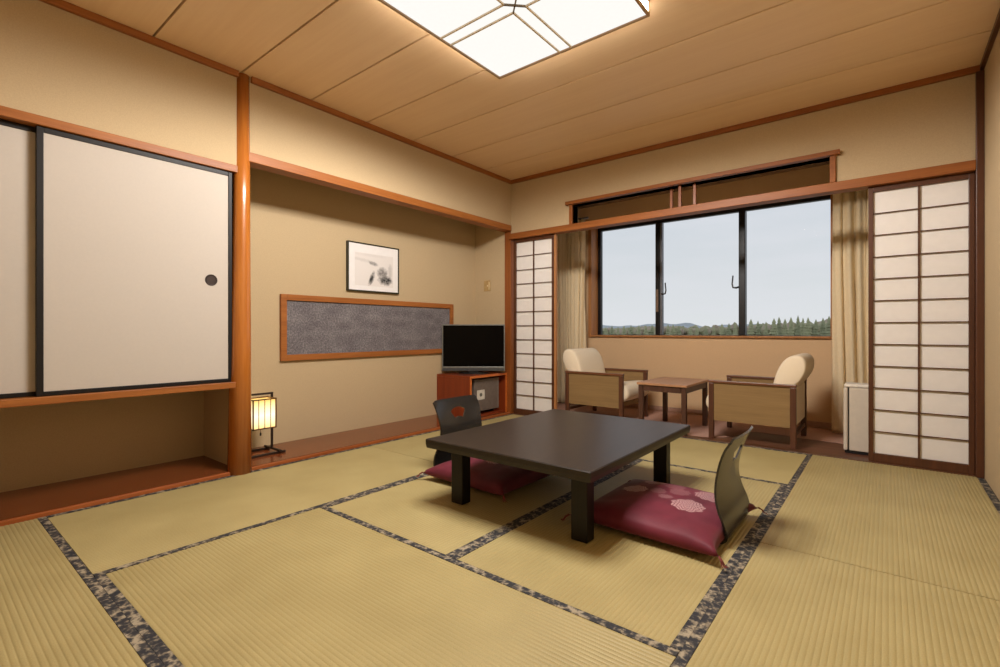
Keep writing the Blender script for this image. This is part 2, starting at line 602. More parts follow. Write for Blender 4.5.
# ------------------------------------------------------------------ SHOJI
def shoji(n, x0, x1, mull, label, yo=0.0):
    y = YW + 0.012 + yo
    z0, z1 = 0.0045, 1.889
    r = thing('door_%d' % n, label, None, ((x0 + x1) / 2, y, z0), kind='structure')
    w = (x1 - x0) / 2
    s = 0.027
    T = 0.03
    pz0, pz1 = 0.064, 1.852
    hz = z1 - z0
    part('door_frame', [(-w, -w + s, 0, T, 0, hz), (w - s, w, 0, T, 0, hz), (-w + s, w - s, 0, T, 0, pz0 - z0), (-w + s, w - s, 0, T, pz1 - z0, hz)],
         DARK_Z, r, 0.002)
    rows = 12
    bars = []
    for k in range(1, rows):
        z = pz0 - z0 + (pz1 - pz0) * k / rows
        bars.append((-w + s, w - s, 0.004, 0.016, z - 0.003, z + 0.003))
    xm = mull - (x0 + x1) / 2
    bars.append((xm - 0.005, xm + 0.005, 0.003, 0.018, pz0 - z0, pz1 - z0))
    part('lattice', bars, DARK_Z, r)
    part('paper', [(-w + s - 0.004, w - s + 0.004, 0.0185, 0.0195, pz0 - z0 - 0.004, pz1 - z0 + 0.004)], PAPER, r)


shoji(3, -0.100, 0.4255, 0.163, 'right paper screen with twelve rows of panes')
shoji(4, -3.162, -2.650, -2.906, 'narrow looking left paper screen beside the alcove corner post')
trim([(-2.649, -2.632, YW + 0.015, YW + 0.05, 0.004, 1.889)], CASING, 'paler strip standing for the lit edge of the left paper screen', 0.002)  # paler wood puts light on the screen's outer stile into the colour

# ------------------------------------------------------------------ WINDOW
ALU = plain('black_aluminium', (24, 22, 24), 0.35, 0.5, 0.3)
ALU2 = plain('grey_aluminium', (112, 112, 116), 0.4, 0.5, 0.6)


def window():
    r = thing('window_1', 'wide three pane window over the veranda', None, ((W0 + W1) / 2, YG, WZ0), kind='structure')
    cx = (W0 + W1) / 2
    X = lambda x: x - cx
    f = part('window_frame', [(X(W0), X(W0) + 0.042, -0.02, 0.03, 0, WZ1 - WZ0), (X(W1) - 0.012, X(W1), -0.02, 0.03, 0, WZ1 - WZ0),
                              (X(W0), X(W1), -0.02, 0.03, WZ1 - WZ0 - 0.045, WZ1 - WZ0), (X(W0), X(W1), -0.02, 0.03, 0, 0.004)], ALU, r, 0.002)
    part('mullion', [(X(-2.100), X(-2.055), -0.045, 0.04, 0.004, WZ1 - WZ0 - 0.045)], ALU, r, 0.002)
    part('mullion', [(X(-2.0545), X(-2.028), -0.03, 0.03, 0.004, WZ1 - WZ0 - 0.045)], ALU2, r, 0.004, 'grey sash edge beside the left mullion')
    part('mullion', [(X(-1.213), X(-1.150), -0.045, 0.04, 0.004, WZ1 - WZ0 - 0.045)], ALU, r, 0.006)
    part('latch_plate', [(X(-2.092), X(-2.064), -0.05, -0.0455, 0.27, 0.53)], plain('bronze_plate', (120, 96, 78), 0.5), r, 0.001)
    for a, b in ((W0 + 0.042, -2.10), (-2.028, -1.213), (-1.15, W1 - 0.012)):
        part('glass_pane', [(X(a), X(b), 0.004, 0.009, 0.004, WZ1 - WZ0 - 0.045)], GLASS, r)
    hm = plain('handle_metal', (88, 88, 90), 0.35, 0.5, 0.7)
    for x, d in ((-2.03, 1), (-1.213, -1)):
        bm = bmesh.new()
        z = 0.50 if d > 0 else 0.53
        tube(bm, [(X(x), -0.03, z - 0.02), (X(x) + d * 0.02, -0.06, z - 0.03), (X(x) + d * 0.05, -0.06, z - 0.025),
                  (X(x) + d * 0.058, -0.06, z + 0.01), (X(x) + d * 0.05, -0.06, z + 0.10)], [0.011, 0.010, 0.009, 0.008, 0.007], 8)
        build('window_handle', bm, hm, r, smooth=True)
    # wooden reveal and casing
    struct('trim_31', [(W0 - 0.045, W0, YO - 0.025, YG + 0.04, WZ0 - 0.03, WZ1 + 0.03), (W1, W1 + 0.042, YO - 0.025, YG + 0.04, WZ0 - 0.03, WZ1 + 0.03),
                       (W0, W1, YO - 0.035, YG + 0.04, WZ0 - 0.022, WZ0 - 0.001),
                       (W0, W1, YO - 0.025, YG + 0.04, WZ1 + 0.001, WZ1 + 0.03)], CASING, bevel=0.003,
           label='wooden casing of the window')


window()


# ------------------------------------------------------------------ CURTAINS
def curtain_mat():
    m, nt, out = new_mat('curtain_cloth')
    vec = mapping(nt, (160, 160, 40))
    n = N(nt, 'ShaderNodeTexNoise', Scale=1.0, Detail=3.0)
    lk(nt, vec, n.inputs['Vector'])
    c = ramp(nt, n.outputs['Fac'], [(0.3, lin((244, 222, 182))), (0.7, lin((250, 232, 196)))])
    d = N(nt, 'ShaderNodeBsdfDiffuse')
    t = N(nt, 'ShaderNodeBsdfTranslucent')
    mx = N(nt, 'ShaderNodeMixShader')
    mx.inputs[0].default_value = 0.18
    lk(nt, c, d.inputs['Color']); lk(nt, c, t.inputs['Color'])
    lk(nt, d.outputs[0], mx.inputs[1]); lk(nt, t.outputs[0], mx.inputs[2])
    lk(nt, mx.outputs[0], out.inputs['Surface'])
    return m


CURT = curtain_mat()


def curtain(x0, x1, y, z0, z1, folds, label, seed, edge):
    rnd = random.Random(seed)
    root = thing('curtain', label, 'curtain', ((x0 + x1) / 2, y, z0), group='veranda curtains')
    nx, nz = folds * 14, 40
    w = (x1 - x0) / 2
    ph = [rnd.uniform(0, 6.28) for _ in range(6)]
    bm = bmesh.new()
    rows = []
    for j in range(nz + 1):
        t = j / nz
        row = []
        for i in range(nx + 1):
            s = i / nx
            u = s + 0.05 * math.sin(2.3 * s * math.pi + ph[0]) * (1 - t) + 0.012 * math.sin(5 * t + 3 * s + ph[1])
            amp = 0.019 + 0.010 * math.sin(7 * s + ph[2]) + 0.010 * (1 - t)
            yy = amp * math.sin(2 * math.pi * folds * u + ph[3]) + 0.012 * math.sin(2 * math.pi * folds * 2.3 * u + ph[4] + t * 1.5)
            xx = -w + 2 * w * s + 0.012 * math.cos(2 * math.pi * folds * u + ph[3])
            # outline: slightly wider toward the floor
            sp = 1 + edge * math.sin(min(1, (1 - t) * 1.2) * math.pi / 2)
            xx *= sp
            row.append(bm.verts.new((xx, yy, t * (z1 - z0))))
        rows.append(row)
    for a, b in zip(rows[:-1], rows[1:]):
        for i in range(nx):
            bm.faces.new((a[i], a[i + 1], b[i + 1], b[i]))
    o = build('curtain_cloth', bm, CURT, root, smooth=True)
    md = o.modifiers.new('thick', 'SOLIDIFY'); md.thickness = 0.002
    bm = bmesh.new()
    tube(bm, [(-w - 0.03, 0, z1 - z0 + 0.012), (w + 0.03, 0, z1 - z0 + 0.012)], 0.012, 10)
    build('curtain_rail', bm, ALU2, root, smooth=True)
    return root


curtain(-3.36, -2.83, 5.18, 0.012, 2.25, 9, 'gathered beige curtain left of the window, behind the left armchair', 3, 0.02)
curtain(-0.36, 0.12, 5.16, 0.012, 2.25, 6, 'gathered beige curtain right of the window, behind the white appliance', 11, 0.03)


# ------------------------------------------------------------------ CEILING LIGHT
def ceiling_light():
    cx, cy, hw = -1.387, 1.843, 0.475
    zb, zt = 2.45, H - 0.001
    r = thing('ceiling_light', 'large square Japanese style ceiling light with a crossing strip pattern', 'ceiling light', (cx, cy, zb))
    dif = emit_mat('glowing_diffuser', (255, 252, 246), LAMP_EMIT)
    fw = wood('lamp_wood', (150, 118, 84), (176, 144, 108), 'x', 0.5, 0.3)
    t = 0.010
    h = zt - zb
    part('diffuser', [(-hw + t, hw - t, -hw + t, hw - t, 0.010, 0.012)], dif, r)
    part('lamp_frame', [(-hw, -hw + t, -hw, hw, 0, 0.016), (hw - t, hw, -hw, hw, 0, 0.016), (-hw + t, hw - t, -hw, -hw + t, 0, 0.016),
                        (-hw + t, hw - t, hw - t, hw, 0, 0.016),
                        (-hw, hw, -hw, -hw + t, h - 0.012, h), (-hw, hw, hw - t, hw, h - 0.012, h),
                        (-hw, -hw + t, -hw + t, hw - t, h - 0.012, h), (hw - t, hw, -hw + t, hw - t, h - 0.012, h)]
         + [(sx * hw - (t if sx > 0 else 0), sx * hw + (0 if sx > 0 else t), sy * hw - (t if sy > 0 else 0), sy * hw + (0 if sy > 0 else t), 0.016, h - 0.012) for sx in (-1, 1) for sy in (-1, 1)], fw, r)
    side = emit_mat('glowing_side_paper', (255, 240, 220), LAMP_SIDE)
    e = 0.004
    part('side_paper', [(-hw + e, -hw + e + 0.001, -hw + t, hw - t, 0.016, h - 0.012), (hw - e - 0.001, hw - e, -hw + t, hw - t, 0.016, h - 0.012),
                        (-hw + t, hw - t, -hw + e, -hw + e + 0.001, 0.016, h - 0.012), (-hw + t, hw - t, hw - e - 0.001, hw - e, 0.016, h - 0.012)], side, r)
    # thin slats
    d = 0.038
    q = 0.0038
    sl = []
    for s in (-d, d):
        sl += [(s - q, s + q, -hw + t, -d, 0.001, 0.0095), (s - q, s + q, d, hw - t, 0.001, 0.0095)]
        sl += [(-hw + t, -d, s - q, s + q, 0.001, 0.0095), (d, hw - t, s - q, s + q, 0.001, 0.0095)]
    gm = plain('pale_slat', (224, 208, 182), 0.6)
    part('slat', sl, gm, r)
    bm = bmesh.new()
    L = d * math.sqrt(2)
    for a in (math.pi / 4, -math.pi / 4):
        box(bm, -L, L, -0.003, 0.003, 0.000, 0.0095, Matrix.Rotation(a, 4, 'Z'))
    build('cross_ornament', bm, plain('ornament', (120, 104, 84), 0.6), r)
    # unseen spots added to carry the lamp's light: a 5 x 5 raster just under the sheet
    n = 5
    for i in range(n):
        for j in range(n):
            ld = bpy.data.lights.new('lamp_light', 'SPOT')
            ld.energy = LAMP_POWER / (n * n)
            ld.color = (1.0, 0.955, 0.90)
            ld.shadow_soft_size = 0.0
            ld.spot_size = math.radians(180)
            ld.spot_blend = 0.30
            lo = bpy.data.objects.new('lamp_light', ld)
            COL.objects.link(lo)
            lo.parent = r
            lo.location = ((i + 0.5) / n * 2 * hw * 0.94 - hw * 0.94, (j + 0.5) / n * 2 * hw * 0.94 - hw * 0.94, -0.004)


ceiling_light()


# ------------------------------------------------------------------ PICTURE
def picture():
    y0, y1, z0, z1 = 2.462, 3.032, 1.256, 1.695
    # front face stands 25 mm off the wall
    r = thing('framed_picture', 'small framed ink landscape print hanging on the alcove back wall', 'picture', (XN, (y0 + y1) / 2, z0))
    hw, h = (y1 - y0) / 2, z1 - z0
    fm = plain('dark_green_frame', (44, 42, 26), 0.4)
    t = 0.012
    part('picture_frame', [(0.001, 0.03, -hw, -hw + t, 0, h), (0.001, 0.03, hw - t, hw, 0, h), (0.001, 0.03, -hw + t, hw - t, 0, t), (0.001, 0.03, -hw + t, hw - t, h - t, h)], fm, r, 0.001)
    part('mat_board', [(0.002, 0.024, -hw + t, hw - t, t, h - t)], plain('white_mat', (226, 222, 220), 0.9, vary=0.01), r)
    m, nt, out = new_mat('ink_print')
    tcn = N(nt, 'ShaderNodeTexCoord')
    sp = N(nt, 'ShaderNodeSeparateXYZ'); lk(nt, tcn.outputs['Object'], sp.inputs[0])
    Y, Z = sp.outputs['Y'], sp.outputs['Z']
    nz = N(nt, 'ShaderNodeTexNoise', Scale=28.0, Detail=6.0, Roughness=0.65)
    lk(nt, tcn.outputs['Object'], nz.inputs['Vector'])
    nf = nz.outputs['Fac']

    def blob(cy, cz, ry, rz, k, rot=0.0):
        dy = math_n(nt, 'SUBTRACT', Y, cy)
        dz = math_n(nt, 'SUBTRACT', Z, cz)
        a = math_n(nt, 'ADD', math_n(nt, 'MULTIPLY', dy, math.cos(rot)), math_n(nt, 'MULTIPLY', dz, math.sin(rot)))
        b = math_n(nt, 'SUBTRACT', math_n(nt, 'MULTIPLY', dz, math.cos(rot)), math_n(nt, 'MULTIPLY', dy, math.sin(rot)))
        a = math_n(nt, 'POWER', math_n(nt, 'ABSOLUTE', math_n(nt, 'DIVIDE', a, ry)), 2.0)
        b = math_n(nt, 'POWER', math_n(nt, 'ABSOLUTE', math_n(nt, 'DIVIDE', b, rz)), 2.0)
        d = math_n(nt, 'SUBTRACT', 1.0, math_n(nt, 'ADD', a, b))
        d = math_n(nt, 'ADD', d, math_n(nt, 'MULTIPLY', math_n(nt, 'SUBTRACT', nf, 0.5), 1.9))
        cl_ = N(nt, 'ShaderNodeClamp'); lk(nt, d, cl_.inputs['Value'])
        return math_n(nt, 'MULTIPLY', cl_.outputs[0], k)
    tot = None
    for args in ((0.125, 0.12, 0.09, 0.055, 1.0), (0.09, 0.185, 0.07, 0.06, 0.75), (-0.03, 0.125, 0.028, 0.085, 0.95, -0.45),
                 (-0.01, 0.262, 0.06, 0.022, 0.65, -0.2), (-0.13, 0.285, 0.16, 0.02, 0.14, -0.1), (0.18, 0.20, 0.03, 0.09, 0.25), (-0.04, 0.335, 0.2, 0.015, 0.08)):
        b = blob(*args)
        tot = b if tot is None else math_n(nt, 'MAXIMUM', tot, b)
    c = mixc(nt, tot, lin((218, 212, 208)), lin((18, 18, 20)))
    p = bsdf(nt, out, 0.8, 0.2)
    lk(nt, c, p.inputs['Base Color'])
    part('ink_print', [(0.0241, 0.0245, -hw + 0.075, hw - 0.07, 0.055, h - 0.09)], m, r)
    gm, nt, out = new_mat('picture_glass')
    lk(nt, N(nt, 'ShaderNodeBsdfTransparent').outputs[0], out.inputs['Surface'])


picture()


# ------------------------------------------------------------------ WALL PANEL
def wall_panel():
    y0, y1, z0, z1 = 1.868, 3.785, 0.665, 1.190
    r = thing('wall_panel', 'long low wooden frame with grey woven fabric on the alcove back wall', 'wall panel', (XN, (y0 + y1) / 2, z0))
    hw, h, t = (y1 - y0) / 2, z1 - z0, 0.047
    part('panel_frame', [(0.001, 0.028, -hw, -hw + t, 0, h), (0.001, 0.028, hw - t, hw, 0, h), (0.001, 0.028, -hw + t, hw - t, 0, t), (0.001, 0.028, -hw + t, hw - t, h - t, h)], CEDAR_Y, r, 0.002)
    m, nt, out = new_mat('grey_weave')
    vec = mapping(nt, (0, 1, 1))
    n = N(nt, 'ShaderNodeTexNoise', Scale=75.0, Detail=4.0, Roughness=0.7)
    lk(nt, vec, n.inputs['Vector'])
    wv = N(nt, 'ShaderNodeTexWave', Scale=2.2, Distortion=6.0, Detail=3.0)
    wv.bands_direction = 'Z'
    lk(nt, vec, wv.inputs['Vector'])
    v = N(nt, 'ShaderNodeTexVoronoi', Scale=8.0)
    lk(nt, mapping(nt, (0, 1, 1.6)), v.inputs['Vector'])
    f = math_n(nt, 'ADD', math_n(nt, 'MULTIPLY', n.outputs['Fac'], 0.8), math_n(nt, 'ADD', math_n(nt, 'MULTIPLY', wv.outputs['Fac'], 0.03), math_n(nt, 'MULTIPLY', v.outputs['Distance'], 0.12)))
    c = ramp(nt, f, [(0.34, lin((84, 79, 82))), (0.52, lin((116, 110, 112))), (0.68, lin((152, 148, 146)))])
    p = bsdf(nt, out, 0.85, 0.2)
    lk(nt, c, p.inputs['Base Color'])
    part('fabric', [(0.001, 0.012, -hw + t - 0.002, hw - t + 0.002, t - 0.002, h - t + 0.002)], m, r)


wall_panel()


# ------------------------------------------------------------------ SWITCH
def switch():
    r = thing('light_switch', 'small beige wall switch on the alcove end wall above the television', 'switch', (-3.522, YW, 1.41))
    pm = plain('beige_plate', (176, 146, 96), 0.5)
    part('switch_plate', [(-0.05, 0.045, -0.008, -0.0005, -0.06, 0.06)], pm, r, 0.003)
    part('rocker', [(0.022, 0.036, -0.012, -0.008, -0.045, 0.045)], plain('cream_rocker', (206, 186, 146), 0.4), r, 0.002)
    part('indicator', [(0.0, 0.012, -0.0095, -0.008, -0.008, 0.008)], plain('cream_dot', (216, 200, 168), 0.4), r, 0.001)


switch()


# ------------------------------------------------------------------ LANTERN
def lantern():
    zf = 0.0222
    r = thing('paper_lantern_lamp', 'small lit paper lantern lamp on a black stand beside the round post', 'table lamp', (-3.5, 1.615, zf))
    bk = plain('black_brown_wood', (38, 26, 20), 0.45)
    lw = plain('lantern_wood', (92, 58, 22), 0.5)
    part('base', [(0.082, 0.098, -0.13, 0.145, 0, 0.016), (-0.1, -0.084, -0.13, 0.118, 0, 0.016), (-0.12, 0.12, 0.088, 0.106, 0.016, 0.028)], bk, r, 0.002)
    part('post', [(-0.019, -0.005, 0.09, 0.104, 0.028, 0.432), (-0.019, -0.005, -0.112, 0.09, 0.418, 0.432), (-0.019, -0.005, -0.112, -0.098, 0.016, 0.418)], bk, r, 0.001)
    x0, x1, y0, y1, z0, z1 = -0.05, 0.09, -0.085, 0.082, 0.188, 0.400
    e = 0.008
    s = []
    for x in (x0, x1 - e):
        for y in (y0, y1 - e):
            s.append((x, x + e, y, y + e, z0, z1))
    for z in (z0, z1 - e):
        s += [(x0, x1, y0, y0 + e, z, z + e), (x0, x1, y1 - e, y1, z, z + e), (x0, x0 + e, y0, y1, z, z + e), (x1 - e, x1, y0, y1, z, z + e)]
    sf = part('shade_frame', s, lw, r)
    v = []
    for k in (1, 2, 3):
        y = y0 + (y1 - y0) * k / 4
        v += [(x1 - 0.005, x1 - 0.001, y - 0.0018, y + 0.0018, z0 + e, z1 - e)]
        x = x0 + (x1 - x0) * k / 4
        v += [(x - 0.0018, x + 0.0018, y0 + 0.001, y0 + 0.005, z0 + e, z1 - e), (x - 0.0018, x + 0.0018, y1 - 0.005, y1 - 0.001, z0 + e, z1 - e)]
    part('slat', v, lw, r)
    m, nt, out = new_mat('glowing_paper')
    em = N(nt, 'ShaderNodeEmission')
    tcn = N(nt, 'ShaderNodeTexCoord')
    sp = N(nt, 'ShaderNodeSeparateXYZ'); lk(nt, tcn.outputs['Object'], sp.inputs[0])
    g = math_n(nt, 'DIVIDE', math_n(nt, 'ABSOLUTE', math_n(nt, 'SUBTRACT', sp.outputs['Z'], 0.285)), 0.105)
    c = ramp(nt, g, [(0.0, lin((255, 244, 206))), (0.5, lin((255, 230, 172))), (1.0, lin((240, 190, 104)))])
    lk(nt, c, em.inputs['Color'])
    em.inputs['Strength'].default_value = 1.6
    lk(nt, em.outputs[0], out.inputs['Surface'])
    q = 0.007
    part('shade_paper', [(x0 + q, x1 - q, y0 + q, y0 + q + 0.001, z0 + e, z1 - e), (x0 + q, x1 - q, y1 - q - 0.001, y1 - q, z0 + e, z1 - e),
                         (x0 + q, x0 + q + 0.001, y0 + q, y1 - q, z0 + e, z1 - e), (x1 - q - 0.001, x1 - q, y0 + q, y1 - q, z0 + e, z1 - e)], m, r)
    bm = bmesh.new()
    bmesh.ops.create_uvsphere(bm, u_segments=16, v_segments=10, radius=0.028, matrix=Matrix.Translation((0.02, -0.005, 0.30)))
    build('bulb', bm, emit_mat('warm_bulb', (255, 226, 160), 24), r, smooth=True)
    part('bulb_socket', [(0.012, 0.028, -0.013, 0.003, 0.19, 0.272), (-0.05, 0.09, -0.009, -0.001, 0.19, 0.198)], bk, r)
    bm = bmesh.new()
    tube(bm, [(0.02, -0.0, 0.19), (0.02, -0.0, 0.150)], 0.0015, 6)
    tube(bm, [(0.02, 0, 0.156), (0.02, 0, 0.148), (0.02, 0, 0.134), (0.02, 0, 0.130)], [0.002, 0.006, 0.006, 0.002], 10)
    build('pull_cord', bm, bk, r)


lantern()


# ------------------------------------------------------------------ TV CABINET, FRIDGE, TV
def tv_corner():
    x0, x1, y0, y1, z0, z1 = XN + 0.003, -3.232, 3.558, 4.155, 0.0222, 0.448
    r = thing('tv_cabinet', 'red brown open fronted television cabinet in the alcove corner', 'cabinet', ((x0 + x1) / 2, (y0 + y1) / 2, z0))
    hx, hy, h = (x1 - x0) / 2, (y1 - y0) / 2, z1 - z0
    rw = wood('mahogany_panel', (112, 42, 16), (136, 58, 24), 'z', 0.35, 0.45)
    ed = wood('cabinet_edge', (178, 88, 32), (204, 112, 48), 'y', 0.35, 0.45)
    part('top_panel', [(-hx, hx - 0.006, -hy, hy, h - 0.025, h)], rw, r, 0.002)
    part('side_panel', [(-hx, hx - 0.006, -hy, -hy + 0.024, 0, h - 0.0255)], rw, r)
    part('side_panel', [(-hx, hx - 0.006, hy - 0.024, hy, 0, h - 0.0255)], rw, r)
    part('back_panel', [(-hx, -hx + 0.01, -hy + 0.0245, hy - 0.0245, 0, h - 0.0255)], rw, r)
    part('bottom_panel', [(-hx + 0.0105, hx - 0.03, -hy + 0.0245, hy - 0.0245, 0, 0.016)], rw, r)
    part('front_edging', [(hx - 0.0055, hx, -hy, hy, h - 0.025, h), (hx - 0.0055, hx, -hy, -hy + 0.024, 0, h - 0.0255), (hx - 0.0055, hx, hy - 0.024, hy, 0, h - 0.0255)], ed, r, 0.001, 'orange brown front edging')
    # fridge
    g = thing('small_fridge', 'small grey fridge with a square white sticker inside the television cabinet', 'fridge', (-3.48, 3.885, z0 + 0.0165))
    gb = plain('warm_grey_metal', (104, 92, 84), 0.5, 0.4)
    part('body', [(-0.2, 0.155, -0.205, 0.2, 0.022, 0.365)], plain('dark_grey_body', (74, 64, 60), 0.55), g, 0.005)
    d = part('door', [(0.157, 0.195, -0.205, 0.17, 0.03, 0.36)], gb, g, 0.006)
    part('hinge_strip', [(0.157, 0.19, 0.173, 0.198, 0.03, 0.36)], plain('hinge_grey', (122, 112, 104), 0.45), g, 0.003)
    st = part('sticker', [(0.1952, 0.1958, -0.165, -0.045, 0.15, 0.25)], plain('white_sticker', (206, 200, 188), 0.6), d)
    bm = bmesh.new()
    tube(bm, [(0.1957, -0.105, 0.2), (0.1966, -0.105, 0.2)], 0.019, 20)
    build('sticker_dot', bm, plain('grey_dot', (92, 88, 82), 0.6), d)
    for yy in (-0.17, 0.16):
        for xx in (-0.17, 0.13):
            bm = bmesh.new()
            tube(bm, [(xx, yy, 0), (xx, yy, 0.022)], 0.015, 12)
            build('foot', bm, BLACK_LACQ, g)
    # tv
    c, s = 0.7797, 0.6255
    r = thing('television', 'flat screen television with silver bezel on the red brown cabinet', 'television', (-3.415, 3.81, z1 + 0.0004), math.atan2(387, 482.7) - 0.02)
    W, Z0, Z1 = 0.333, 0.030, 0.522
    bz = plain('silver_bezel', (122, 122, 118), 0.35, 0.5, 0.5)
    dk = plain('tv_black', (14, 13, 14), 0.3, 0.5)
    part('bezel', [(-W, W, -0.004, 0.03, Z1 - 0.012, Z1), (-W, -W + 0.011, -0.004, 0.03, Z0, Z1 - 0.012), (W - 0.011, W, -0.004, 0.03, Z0, Z1 - 0.012),
                   (-W + 0.011, W - 0.011, -0.006, 0.03, Z0 + 0.028, Z0 + 0.046)], bz, r, 0.002)
    part('speaker_bar', [(-W + 0.011, W - 0.011, -0.001, 0.03, Z0, Z0 + 0.0275)], plain('speaker_grey', (66, 66, 66), 0.5), r, 0.003)
    part('screen', [(-W + 0.011, W - 0.011, 0.003, 0.012, Z0 + 0.046, Z1 - 0.012)], plain('screen_black', (6, 5, 5), 0.12, 0.08, vary=0), r)
    part('back_shell', [(-W + 0.012, W - 0.012, 0.0125, 0.055, Z0 + 0.03, Z1 - 0.0125), (-0.2, 0.2, 0.0555, 0.09, Z0 + 0.06, Z1 - 0.12)], dk, r, 0.004)
    bm = bmesh.new()
    for k in range(1):
        ring = []
        for z, sc in ((0, 1.0), (0.008, 1.0), (0.014, 0.85)):
            ring.append([bm.verts.new((0.16 * sc * math.cos(a), 0.02 + 0.10 * sc * math.sin(a), z)) for a in [2 * math.pi * q / 32 for q in range(32)]])
        for a, b in zip(ring[:-1], ring[1:]):
            for q in range(32):
                bm.faces.new((a[q], a[(q + 1) % 32], b[(q + 1) % 32], b[q]))
        bm.faces.new(ring[0][::-1]); bm.faces.new(ring[-1])
    box(bm, -0.05, 0.05, 0.0, 0.04, 0.012, 0.05)
    build('stand', bm, dk, r)


tv_corner()


# ------------------------------------------------------------------ LOW TABLE
def low_table():
    x0, x1, y0, y1, z = -1.87, -0.915, 1.715, 2.955, 0.34
    r = thing('low_table', 'low dark brown lacquered dining table in the middle of the mats', 'table', ((x0 + x1) / 2, (y0 + y1) / 2, 0.0004))
    hx, hy = (x1 - x0) / 2, (y1 - y0) / 2
    m = wood('dark_lacquered_oak', (32, 26, 23), (46, 37, 32), 'y', 0.36, 0.4, 0.0, 1.5)
    ml = wood('dark_lacquered_leg', (18, 14, 12), (27, 21, 18), 'z', 0.40, 0.3)
    bm = bmesh.new()
    b = 0.012
    prof = [(0, z), (0, z - 0.012), (0.010, z - 0.046)]
    rings = []
    for ins, zz in ((b * 0.35, z), (0, z - 0.004), (0, z - 0.026), (0.004, z - 0.046)):
        rings.append([bm.verts.new((sx * (hx - ins), sy * (hy - ins), zz)) for sx, sy in ((-1, -1), (1, -1), (1, 1), (-1, 1))])
    for p, q in zip(rings[:-1], rings[1:]):
        for k in range(4):
            bm.faces.new((p[k], q[k], q[(k + 1) % 4], p[(k + 1) % 4]))
    bm.faces.new(rings[0]); bm.faces.new(rings[-1][::-1])
    build('tabletop', bm, m, r)
    for sx in (-1, 1):
        for sy in (-1, 1):
            cx, cy = sx * (hx - (0.112 if sx > 0 else 0.122)), sy * (hy - (0.137 if sy < 0 else 0.162))
            part('leg', [(cx - 0.039, cx + 0.039, cy - 0.033, cy + 0.033, 0, z - 0.0462)], ml, r, 0.004)


low_table()


# ------------------------------------------------------------------ CUSHIONS
def cushion_mat(motifs, name):
    m, nt, out = new_mat(name)
    tcn = N(nt, 'ShaderNodeTexCoord')
    sp = N(nt, 'ShaderNodeSeparateXYZ'); lk(nt, tcn.outputs['Object'], sp.inputs[0])
    X, Y = sp.outputs['X'], sp.outputs['Y']
    tot = None
    for cx, cy, R, k in motifs:
        dx = math_n(nt, 'SUBTRACT', X, cx)
        dy = math_n(nt, 'SUBTRACT', Y, cy)
        rr = math_n(nt, 'SQRT', math_n(nt, 'ADD', math_n(nt, 'MULTIPLY', dx, dx), math_n(nt, 'MULTIPLY', dy, dy)))
        an = math_n(nt, 'ARCTAN2', dy, dx)
        # scalloped edge
        edge = math_n(nt, 'MULTIPLY', R, math_n(nt, 'ADD', 0.86, math_n(nt, 'MULTIPLY', math_n(nt, 'ABSOLUTE', math_n(nt, 'SINE', math_n(nt, 'MULTIPLY', an, 4.5))), 0.14)))
        t = math_n(nt, 'DIVIDE', rr, edge)
        inside = math_n(nt, 'LESS_THAN', t, 1.0)
        ringf = math_n(nt, 'ABSOLUTE', math_n(nt, 'SINE', math_n(nt, 'ADD', math_n(nt, 'MULTIPLY', t, 14.0), math_n(nt, 'MULTIPLY', math_n(nt, 'SINE', math_n(nt, 'MULTIPLY', an, 9.0)), 1.3))))
        lace = math_n(nt, 'ADD', 0.3, math_n(nt, 'MULTIPLY', math_n(nt, 'GREATER_THAN', ringf, 0.62), 0.7))
        v = math_n(nt, 'MULTIPLY', math_n(nt, 'MULTIPLY', inside, lace), k)
        tot = v if tot is None else math_n(nt, 'MAXIMUM', tot, v)
    n = N(nt, 'ShaderNodeTexNoise', Scale=9.0, Detail=3.0)
    lk(nt, tcn.outputs['Object'], n.inputs['Vector'])
    basec = ramp(nt, n.outputs['Fac'], [(0.3, lin((90, 24, 40))), (0.7, lin((110, 36, 52)))])
    c = mixc(nt, tot, basec, lin((206, 166, 166)))
    p = bsdf(nt, out, 0.6, 0.25)
    p.inputs['Sheen Weight'].default_value = 0.08
    lk(nt, c, p.inputs['Base Color'])
    n2 = N(nt, 'ShaderNodeTexNoise', Scale=260.0, Detail=2.0)
    lk(nt, tcn.outputs['Object'], n2.inputs['Vector'])
    lk(nt, bump(nt, n2.outputs['Fac'], 0.15, 0.001), p.inputs['Normal'])
    return m


